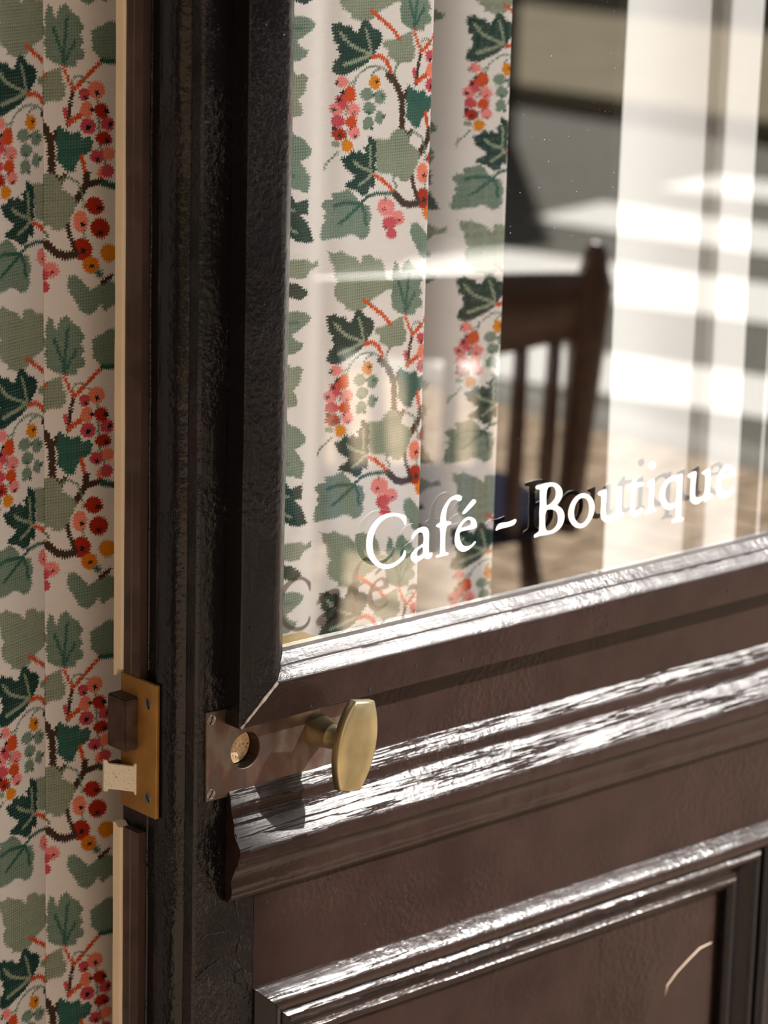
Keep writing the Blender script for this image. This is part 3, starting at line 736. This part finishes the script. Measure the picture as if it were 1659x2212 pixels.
# upper sage leaf, its twig, and the leaf with dark veins
poly(cA6, SAGE, [(110,1550),(200,1590),(290,1545),(380,1610),(500,1640),(575,1740),(610,1620),(730,1600),(800,1680),(890,1670),(945,1830),(960,1960),(1100,2000),(1060,2110),(980,2118),(900,2170),(800,2230),(720,2290),(640,2390),(480,2430),(340,2390),(330,2320),(220,2270),(200,2180),(190,2100),(240,2000),(190,1900),(190,1800),(140,1680)], 1)
poly(cL8, SAGE2, [(320,195),(345,215),(370,290),(390,215),(430,185),(470,230),(520,275),(545,330),(520,380),(550,420),(520,450),(555,490),(540,530),(500,545),(495,585),(420,590),(380,580),(310,540),(300,440),(315,360),(300,300)], 1)
for l in ([(355,345),(385,430),(415,520),(420,580)], [(440,270),(430,400),(420,520)], [(490,420),(450,500),(425,560)]): line(cL8, (62, 104, 92), 17, l)
poly(cA5, SAGE, [(900,590),(1050,570),(1200,500),(1330,440),(1350,600),(1380,700),(1380,820),(1310,900),(1200,900),(1130,940),(1080,880),(980,830),(970,700),(910,680)], 1)
line(cA5, STEM, 38, [(1130,920),(1080,1000),(1080,1110)])
poly(cA5, DK, [(180,340),(240,340),(300,310),(330,370),(430,370),(480,450),(540,460),(590,330),(640,275),(700,300),(750,390),(840,430),(895,520),(860,670),(790,730),(790,800),(720,850),(640,930),(520,1000),(440,1030),(370,1080),(280,1090),(180,1040),(210,880),(270,850),(280,770),(250,720),(270,660),(220,610),(200,480)], 2)
for w, l in ((42, [(290,470),(420,640),(600,730),(740,790)]), (38, [(650,410),(690,560),(730,760)]), (48, [(340,930),(520,870),(700,800)])): line(cA5, LV, w, l)
line(cA5, ORG, 50, [(730,150),(860,260),(1000,380),(1080,470),(1140,560)])
line(cA5, ORG, 55, [(750,820),(850,800),(950,870),(1000,980),(1040,1110)])
line(cA5, BRN, 95, [(980,1080),(1080,1180),(1140,1300),(1190,1450),(1190,1650),(1190,1870)])
line(cA5, BRN, 60, [(1190,1860),(1270,1950)])
line(cA5, BRN, 60, [(1210,1440),(1270,1290)])
line(cL8, BRN, 22, [(440,960),(455,850),(475,740)])
line(cL8, ORG, 18, [(415,590),(470,725)]); line(cL8, ORG, 24, [(480,730),(560,640),(660,530)])
line(cL8, STEM, 10, [(470,710),(480,650),(520,640),(575,680)])
line(cL8, ORG, 30, [(450,945),(520,890)]); circ(cL8, ROSE, [(428,880,15,35)])
poly(cL8, SAGE2, [(590,350),(630,320),(660,310),(700,280),(740,270),(790,300),(790,540),(680,530),(640,510),(600,470)], 1)
line(cL8, (56, 96, 84), 28, [(665,530),(780,530)])
poly(cL8, TEAL, [(385,960),(420,990),(470,1010),(515,990),(530,1040),(570,1020),(600,1050),(590,1110),(530,1150),(490,1210),(490,1250),(450,1265),(410,1230),(370,1185),(380,1140),(370,1080),(380,1020)], 2)
line(cL8, ORG, 24, [(525,1150),(550,1265)])
line(cL8, BRN, 42, [(560,1270),(550,1340),(500,1420),(430,1500)]); line(cL8, BRN, 34, [(560,1330),(650,1300),(680,1310)])
line(cL8, (56, 96, 84), 34, [(665,1310),(790,1335)])
line(cL8, BRN, 32, [(370,1370),(400,1320),(420,1290)])
line(cL8, STEM, 11, [(400,1320),(440,1290),(500,1320),(530,1400),(540,1480)])
# right berries
line(cL8, STEM, 15, [(630,780),(640,950),(650,1080),(680,1190)])
SAL = (248, 140, 112)
circ(cL8, SAL, [(625,720,58),(560,850,40,55),(705,1120,45),(660,1245,34)])
circ(cL8, ROSE, [(545,755,36,42),(700,930,48),(570,955,52),(625,1145,45),(700,1230,45)])
circ(cL8, ORED, [(660,850,50),(675,1025,60,45),(610,1460,62,58),(645,1600,66),(530,1745,62,75)])
circ(cL8, SAL, [(520,1570,48,72)])
line(cL8, STEM, 11, [(540,1620),(545,1680)])
circ(cL8, (228, 128, 40), [(585,1840,56)]); circ(cL8, YEL, [(705,1755,62,60)]); circ(cL8, SAGE2, [(640,1890,30)])
circ(cL8, CTR, [(628,740,17),(555,775,14),(595,850,15),(690,850,17),(720,930,17),(570,965,17),(695,1040,17),(630,1165,15),(640,1470,20,14),(530,1585,14),(645,1630,22,14),(535,1755,14,22),(590,1845,17,11),(635,1890,12)])
poly(cL8, SAGE2, [(440,1930),(490,1910),(540,1960),(580,2000),(640,1960),(725,1930),(790,1960),(790,2080),(725,2090),(680,2130),(640,2080),(620,2130),(570,2160),(520,2140),(480,2070),(440,2010)], 1)
line(cL8, BRN, 28, [(660,1945),(725,1900)])
# left berries on a looping stem
line(cA5, STEM, 26, [(400,1210),(480,1170),(560,1050),(680,970),(790,950),(900,980),(970,1040)]); line(cA5, STEM, 24, [(470,1250),(500,1150)]); line(cA5, STEM, 26, [(730,1110),(780,1020),(860,990)])
circ(cA5, PNK, [(315,1180,78,85),(240,1575,95),(465,1590,92,110),(475,1915,85,95)])
circ(cA5, ROSE, [(295,1440,78,70),(320,1520,60),(250,1750,90)])
circ(cA5, OBR, [(415,1360,88,125),(430,1760,92,85)]); circ(cA5, ORED, [(265,1940,95)])
circ(cA5, SAGE, [(220,2080,55,50)]); circ(cA5, YEL, [(370,2105,84,95)])
line(cA5, STEM, 26, [(390,1500),(360,1650)]); line(cA5, STEM, 24, [(370,1880),(350,2030)])
circ(cA5, CTR, [(240,1195,22,38),(312,1335,26,42),(265,1440,30),(200,1585,28),(468,1640,18,26),(420,1855,26,18),(200,1855,32,28),(268,1960,26),(485,1975,24)])
line(cA6, STEM, 26, [(250,120),(150,240),(90,310),(78,380)])
circ(cA5, SAGE2, [(660,1360,95),(860,1400,88,105),(700,1560,95),(690,1760,80),(850,1700,66,100),(655,1830,50)])
circ(cA5, YEL, [(780,1190,86,108)]); circ(cA5, CTR, [(812,1175,26)])
circ(cA5, (72, 108, 96), [(760,1370,28),(885,1390,28),(690,1630,34),(915,1680,30),(735,1850,30)])
# lower leaves
poly(cA6, SAGE, [(800,20),(760,-70),(860,-70),(960,-60),(1010,-80),(1050,-160),(1130,-220),(1210,-210),(1280,-130),(1310,0),(1380,60),(1450,120),(1450,230),(1400,340),(1370,440),(1310,520),(1250,560),(1180,540),(1140,480),(1090,500),(1040,440),(960,440),(870,430),(820,400),(800,300),(830,220),(790,180)], 1)
poly(cA6, DK, [(600,30),(640,60),(690,0),(680,-110),(740,-100),(800,-20),(810,90),(790,180),(830,220),(790,290),(810,400),(760,430),(800,560),(770,650),(700,620),(690,720),(590,760),(520,690),(430,660),(370,640),(330,580),(400,540),(450,520),(490,450),(420,430),(380,370),(330,330),(290,220),(310,180),(360,190),(420,120),(470,80),(500,140),(560,80),(600,150),(650,130)], 2)
for w, l in ((38, [(715,40),(720,330)]), (42, [(470,260),(600,350),(730,400)]), (42, [(560,590),(650,530),(740,440)])): line(cA6, LV, w, l)
line(cA6, STEM, 32, [(1060,440),(1070,540),(1110,620),(1100,690)])
line(cA6, ORG, 52, [(790,460),(900,520),(1000,620),(1080,710)])
poly(cA6, SAGE2, [(160,720),(270,700),(370,650),(480,730),(520,800),(560,860),(640,880),(700,900),(730,1000),(740,1080),(700,1170),(720,1250),(660,1370),(570,1390),(510,1330),(400,1310),(300,1360),(200,1370),(60,1410),(10,1370),(40,1200),(80,1130),(60,1050),(100,1000),(40,930),(30,870),(80,820),(180,810)], 1)
for l in ([(200,900),(330,850),(560,860)], [(270,1150),(450,990),(580,870)], [(590,880),(640,1000),(650,1170)], [(590,850),(680,760),(830,720),(1000,720),(1100,730)]): line(cA6, (60, 100, 86), 46, l)
line(cA6, BRN, 95, [(1100,740),(1200,850),(1300,890),(1430,860)]); line(cA6, BRN, 58, [(1430,850),(1390,700),(1350,560),(1350,480)])
circ(cA6, PNK, [(960,920,135,132),(1130,1080,108)]); circ(cA6, ROSE, [(1010,1150,108,95),(1040,1310,85,75)])
line(cA6, STEM, 32, [(945,760),(945,830)]); circ(cA6, CTR, [(930,950,24),(1150,1110,22),(955,1230,22)])
# leaves at the other side of the repeat
poly(cA7, SAGE2, [(70,125),(180,120),(240,140),(300,180),(250,240),(140,310),(180,370),(230,385),(215,430),(150,470),(70,470),(-60,450),(-60,130)], 1)
line(cA7, (80, 116, 104), 18, [(0,220),(180,215)])
poly(cA7, SAGE, [(65,550),(120,550),(130,580),(190,565),(230,600),(205,640),(210,690),(150,770),(185,840),(170,890),(110,900),(50,910),(-60,900),(-60,560)], 1)
poly(cA7, SAGE2, [(50,1010),(90,1010),(130,1040),(190,1070),(250,1150),(250,1190),(190,1230),(160,1240),(200,1300),(240,1370),(230,1440),(210,1490),(150,1460),(50,1450),(-60,1440),(-60,1010)], 1)
line(cA7, (80, 116, 104), 20, [(30,1100),(100,1130)]); line(cA7, (80, 116, 104), 20, [(40,1285),(110,1360)])
poly(cA7, DK, [(45,1560),(90,1500),(130,1560),(220,1530),(220,1650),(160,1650),(210,1710),(235,1760),(270,1860),(200,1870),(130,1860),(90,1830),(45,1860),(-60,1860),(-60,1560)], 2)
line(cA7, LV, 16, [(30,1620),(120,1620)]); line(cA7, LV, 18, [(30,1730),(130,1790)])
poly(cA7, SAGE, [(40,2020),(100,2000),(210,1995),(260,2030),(310,2000),(310,2050),(240,2080),(200,2140),(130,2150),(60,2130),(-40,2130),(-40,2020)], 1)
poly(cA7, DK, [(40,2170),(130,2180),(215,2240),(215,2270),(160,2310),(70,2290),(-60,2290),(-60,2170)], 2)

def rasterise():
    rg = np.random.default_rng(5)
    uu = U0+(np.arange(NW)+0.5)*PX; vv = (np.arange(NH)+0.5)*PX
    UU, VV = np.meshgrid(uu, vv)
    tri = lambda q: 2*np.abs(2*(q-np.floor(q+0.5)))-1
    cs = PER/96.0                                     # stitch pitch, whole number per repeat
    ju = UU+0.0011*tri(VV/cs)+0.0004*tri(VV/cs/3.0+0.3); jv = VV+0.0010*tri(UU/cs)
    cell = rg.random((96, 400))
    ju = ju+0.0009*(cell[(np.floor(VV/cs).astype(int)) % 96, (np.floor(UU/cs).astype(int)) % 400]-0.5)
    base = np.array(lin((240, 233, 226)))
    img = np.empty((NH, NW, 3)); img[:] = base
    su, sv = np.sin(2*np.pi*UU/cs), np.sin(2*np.pi*VV/cs)
    dots = np.clip(su*0.9+0.1, 0, 1)*np.clip(sv*1.1, 0, 1)
    col_ = 0.5+0.5*np.cos(2*np.pi*UU/cs)
    grain = rg.random((NH, NW))
    for kind, cr, col, pts, ex in SH:
        f = mapL if cr is cL8 else mapA
        q = np.array([f(*cr(x, y)) for x, y in pts])
        c = np.array(lin(col))
        if kind == 'l':
            sc_ = 3.115 if cr is cL8 else (3.567 if cr is cA7 else 6.704)
            half = ex/sc_*0.00042/2*(1.08 if cr is cL8 else 1.0)
        m0 = math.floor((q[:, 1].min()-0.004)/PER); m1 = math.floor((q[:, 1].max()+0.004)/PER)
        for k in range(m0, m1+1):
            P_ = q-np.array([0, k*PER])
            pad = 0.004
            i0 = max(0, int((P_[:, 0].min()-pad-U0)/PX)); i1 = min(NW, int((P_[:, 0].max()+pad-U0)/PX)+1)
            r0 = max(0, int((P_[:, 1].min()-pad)/PX)); r1 = min(NH, int((P_[:, 1].max()+pad)/PX)+1)
            if i1 <= i0 or r1 <= r0: continue
            a, b = ju[r0:r1, i0:i1], jv[r0:r1, i0:i1]
            if kind == 'p':
                ins = np.zeros(a.shape, bool); n = len(P_)
                for i in range(n):
                    x1, y1 = P_[i]; x2, y2 = P_[(i+1) % n]
                    if y1 == y2: continue
                    cnd = (y1 > b) != (y2 > b)
                    ins ^= cnd & (a < (x2-x1)*(b-y1)/(y2-y1)+x1)
            else:
                d = np.full(a.shape, 9.0)
                for i in range(len(P_)-1):
                    x1, y1 = P_[i]; x2, y2 = P_[i+1]; ex_, ey_ = x2-x1, y2-y1
                    t_ = np.clip(((a-x1)*ex_+(b-y1)*ey_)/(ex_*ex_+ey_*ey_+1e-12), 0, 1)
                    d = np.minimum(d, np.hypot(a-x1-t_*ex_, b-y1-t_*ey_))
                ins = d < half
            dd = dots[r0:r1, i0:i1]; gg = grain[r0:r1, i0:i1]; cc_ = col_[r0:r1, i0:i1]
            sub = img[r0:r1, i0:i1]
            if kind == 'p' and ex == 1:
                tone = (1.10-0.80*dd-0.16*cc_+0.30*(gg-0.5))[..., None]*c
            elif kind == 'p' and ex == 2:
                tone = c*(0.92+0.5*(gg-0.5))[..., None]+(dd**2*0.22)[..., None]*base
            else:
                tone = c*(1.04-0.36*dd+0.3*(gg-0.5))[..., None]
            sub[ins] = tone[ins]
    return img
TILE = rasterise()
def sample(u, v):
    v = np.mod(v, PER)
    iu = np.clip((u-U0)/PX, 0, NW-1).astype(int); iv = np.clip(v/PX, 0, NH-1).astype(int)
    return TILE[iv, iu]

def curtain(name, cols, zs, vf, mat, **props):
    """cols: list of (x, y, u) along the cloth; zs: heights"""
    cols = np.array(cols, float); zs = np.array(zs, float); nc, nz = len(cols), len(zs)
    co = np.empty((nz, nc, 3)); co[:, :, 0] = cols[None, :, 0]; co[:, :, 1] = cols[None, :, 1]; co[:, :, 2] = zs[:, None]
    co[:, :, 1] += 0.0012*np.sin(zs*9.0)[:, None]*np.cos(cols[None, :, 0]*40)
    idx = np.arange(nz*nc).reshape(nz, nc)
    quads = np.stack([idx[:-1, :-1], idx[:-1, 1:], idx[1:, 1:], idx[1:, :-1]], -1).reshape(-1, 4)
    me = bpy.data.meshes.new(name)
    me.vertices.add(nz*nc); me.vertices.foreach_set('co', co.ravel())
    me.loops.add(quads.size); me.loops.foreach_set('vertex_index', quads.ravel().astype(np.int32))
    me.polygons.add(len(quads)); me.polygons.foreach_set('loop_start', np.arange(0, quads.size, 4, dtype=np.int32))
    me.update(calc_edges=True); me.validate()
    me.polygons.foreach_set('use_smooth', [True]*len(me.polygons))
    if vf is not None:
        u = np.broadcast_to(cols[None, :, 2], (nz, nc)); v = np.broadcast_to(vf(zs)[:, None], (nz, nc))
        rgb = sample(u, v).reshape(-1, 3)
        at = me.color_attributes.new('print', 'FLOAT_COLOR', 'POINT')
        at.data.foreach_set('color', np.concatenate([rgb, np.ones((len(rgb), 1))], 1).astype(np.float32).ravel())
    me.materials.append(mat)
    o = bpy.data.objects.new(name, me); C.objects.link(o)
    return tag(o, **props)
def zlist(lo, fine_lo, fine_hi, hi, step=0.0006, coarse=0.02):
    return list(np.arange(lo, fine_lo, coarse))+list(np.arange(fine_lo, fine_hi, step))+list(np.arange(fine_hi, hi+coarse, coarse))
def walk(pts, step, u0, ufun=None):
    out = []; u = u0
    for i in range(len(pts)-1):
        a, b = np.array(pts[i]), np.array(pts[i+1]); L_ = np.linalg.norm(b-a); n = max(1, int(math.ceil(L_/step)))
        for j in range(n):
            q = a+(b-a)*j/n; out.append((q[0], q[1], u+L_*j/n))
        u += L_
    out.append((pts[-1][0], pts[-1][1], u)); return out

# cloth close behind the door glass
xr = AY(924, 700, YA)[0]
cols = []
x = 0.074
while x < xr-0.006:
    s = (x-0.074)/(xr-0.08)
    y = YA+0.0035*math.exp(-((x-0.158)/0.012)**2)-0.0020*math.sin(math.pi*s)+0.004*max(0, (x-(xr-0.03))/0.03)**2*0
    cols.append((x, y, x)); x += 0.0006
y0_ = cols[-1][1]
for i in range(1, 15):
    a = i/14*math.pi/2*1.15
    cols.append((xr-0.006+0.006*math.sin(a), y0_+0.007*(1-math.cos(a)), xr-0.006+0.0075*a))
u_ = cols[-1][2]; xl_, yl_ = cols[-1][0], cols[-1][1]
for i in range(1, 8): cols.append((xl_-0.002*i, yl_+0.004*i, u_+0.0045*i))
curtain('curtain', cols, zlist(0.86, 0.93, 1.47, 2.15), lambda z: z, LINEN, category='curtain', group='leaf and berry print curtains',
        label='bright sunlit leaf and berry print curtain close behind the glass, beside the black bead')
# the fold further back
xl2, xr2 = AY(926, 700, YC2)[0], AY(1088, 700, YC2)[0]
cols = []; x = xl2-0.05
while x < xr2-0.004:
    y = YC2+0.85*0.010*math.log1p(math.exp(-(x-(xl2+0.030))/0.010))+0.10*max(0, xr2-x)
    cols.append((x, y, uC(x))); x += 0.001
y0_ = cols[-1][1]; u_ = cols[-1][2]; x0_ = cols[-1][0]
for i in range(1, 9):
    a = i/8*math.pi/2
    cols.append((x0_+0.0045*math.sin(a), y0_+0.0045*(1-math.cos(a)), u_+0.0045*a))
xl_, yl_, u_ = cols[-1]
for i in range(1, 26): cols.append((xl_+0.0009*i*0.55, yl_+0.0012*i, u_+0.0012*i))
curtain('curtain', cols, zlist(0.80, 0.90, 1.47, 2.15, 0.001), vC, LINEN, category='curtain', group='leaf and berry print curtains',
        label='narrow shaded leaf and berry curtain behind the sunlit one, beside the mirrored chair')
# the cloth beside the open lock edge
xs_ = AY(95, 930, YLC)[0]
cols = []
x = -0.36
while x < -0.098:
    cols.append((x, YLC-0.28*(xs_+0.098)+0.012*math.sin((x+0.098)*60), uL(x, False))); x += 0.01
x = -0.098
while x < xs_:
    cols.append((x, YLC-0.28*(xs_-x), uL(x, False))); x += 0.0006
cols.append((xs_, YLC, uL(xs_, False)))
cols.append((xs_+0.0004, YLC+0.0025, (uL(xs_, False)+uL(xs_, True))/2)); cols.append((xs_+0.0006, YLC+0.0002, uL(xs_+0.0006, True)))
x = xs_+0.0012
while x < 0.05:
    s = (x-xs_)/0.07
    cols.append((x, YLC-0.004*math.sin(min(1, s)*math.pi*0.75)+0.006*max(0, s-0.5)**2, uL(x, True))); x += 0.0006
curtain('curtain', cols, zlist(0.30, 0.62, 1.50, 2.2), vL, LINEN, category='curtain', group='leaf and berry print curtains',
        label='dim leaf and berry curtain with a vertical seam, left of the door edge')

# white voile deep behind the glass
YV = 0.25
pts = [(AY(1345, 600, YV)[0], YV)]
xv0 = AY(1320, 700, YV)[0]; xv1 = AY(1512, 700, YV)[0]; xv2 = AY(1545, 700, YV)[0]; xv3 = AY(1612, 700, YV)[0]
def arc(xa, xb, y, bul, n=16): return [(xa+(xb-xa)*i/n, y-bul*math.sin(math.pi*i/n)) for i in range(n+1)]
xa_, xb_ = AY(1325, 700, 0.258)[0], AY(1512, 700, 0.258)[0]; xc_ = AY(1541, 700, 0.246)[0]
P1 = arc(xa_, xb_, 0.258, -0.010)+[(xc_-0.001, 0.257), (xc_-0.001, 0.249), (xc_, 0.246)]+[(xc_+(AY(1612, 700, 0.244)[0]-xc_)*i/8, 0.246-0.002*i/8) for i in range(1, 9)]
cv = [(x, y, 0) for x, y in P1]
curtain('white_curtain', cv, list(np.linspace(0.05, 2.2, 30)), None, VOILE, category='curtain', label='broad plain white curtain with a shaded fold, inside the shop behind the lettering')
xv4 = AY(1650, 900, YV)[0]
curtain('white_curtain', [(x, y, 0) for x, y in arc(xv4, xv4+0.22, YV, 0.012)], list(np.linspace(0.05, 2.2, 30)), None, VOILE, category='curtain',
        label='sliver of plain white curtain at the far right edge of the glass')

# ------------------------------------------------------------------ chair on the pavement, mirrored in the glass
bd = Vector((0.893, 0.45, 0)); sd = Vector((0.45, -0.893, 0))
R0 = Vector((1.868, -1.430, 0.46)); R1 = Vector((1.812, -1.340, 0.90))
WCH = 0.40
seatc = R0-bd*WCH/2+sd*0.20; 
chair = tag(empty('cafe_chair', (seatc.x, seatc.y, 0.0)), category='chair', label='dark wooden spindle back chair standing on the pavement, seen mirrored in the door glass')
L0, L1_ = R0-bd*WCH, R1-bd*(WCH+0.05)
def crest():
    vs = []; fs = []; n = 20
    for i in range(n+1):
        s = i/n; c_ = L1_+(R1-L1_)*s; sag = 0.045*math.sin(math.pi*s)
        up = (R1-R0).normalized(); back = -sd
        top = -0.035+0.012*math.sin(math.pi*s); bot = -0.145+0.010*math.cos(math.pi*2*s)
        for hgt, th in ((top, -0.011), (top+0.004, 0.0), (top, 0.011), (bot, 0.011), (bot, -0.011)):
            vs.append(c_+back*(sag+th)+up*hgt)
    for i in range(n):
        for j in range(5):
            k2 = (j+1) % 5; fs.append((i*5+j, i*5+k2, (i+1)*5+k2, (i+1)*5+j))
    fs.append((4, 3, 2, 1, 0)); fs.append(tuple(n*5+j for j in range(5)))
    return mesh('crest_rail', vs, fs, CHAIRW, chair, smooth=True)
crest()
for b0, b1 in ((R0, R1), (L0, L1_)):
    tube('back_post', [b0-(b1-b0)*0.02, b0.lerp(b1, 0.3), b0.lerp(b1, 0.6), b0.lerp(b1, 0.88), b0.lerp(b1, 0.95), b1, b1+(b1-b0)*0.03], [0.019, 0.023, 0.027, 0.031, 0.020, 0.017, 0.009], CHAIRW, chair, n=14)
for i in range(7):
    s = (i+1)/8
    a = L0.lerp(R0, s)-sd*0.03; b = L1_.lerp(R1, s)-sd*0.045*math.sin(math.pi*s)-(R1-R0).normalized()*0.12
    tube('spindle', [a, a.lerp(b, 0.35), b], [0.010, 0.0135, 0.010], CHAIRW, chair, n=10)
vs = []; fs = []; n = 32
for z, k in ((0.425, 0.90), (0.432, 0.98), (0.452, 1.0), (0.462, 0.96), (0.456, 0.7)):
    for i in range(n):
        a = 2*math.pi*i/n; ca, sa = math.cos(a), math.sin(a)
        e = 0.62
        u = math.copysign(abs(ca)**e, ca)*0.215*k; w = math.copysign(abs(sa)**e, sa)*0.215*k
        q = seatc+bd*u*(1.0+0.15*w)+sd*w; vs.append((q.x, q.y, z))
for i in range(4):
    for j in range(n):
        k2 = (j+1) % n; fs.append((i*n+j, i*n+k2, (i+1)*n+k2, (i+1)*n+j))
fs.append(tuple(range(n-1, -1, -1))); fs.append(tuple(range(4*n, 5*n)))
mesh('seat', vs, fs, SEATC, chair, smooth=True)
for su in (-1, 1):
    for sw in (-1, 1):
        a = seatc+bd*0.15*su+sd*0.15*sw; b = seatc+bd*0.20*su+sd*0.20*sw; a.z = 0.44; b.z = 0.0
        m = a.lerp(b, 0.4)
        tube('leg', [a, m, b], [0.014, 0.021, 0.012], CHAIRW, chair, n=12)
for su in (-1, 1):
    a = seatc+bd*0.175*su-sd*0.175; b = seatc+bd*0.175*su+sd*0.175; a.z = b.z = 0.21
    tube('stretcher', [a, a.lerp(b, 0.5), b], [0.008, 0.012, 0.008], CHAIRW, chair, n=10)
a = seatc-bd*0.175; b = seatc+bd*0.175; a.z = b.z = 0.21
tube('stretcher', [a, a.lerp(b, 0.5), b], [0.008, 0.012, 0.008], CHAIRW, chair, n=10)
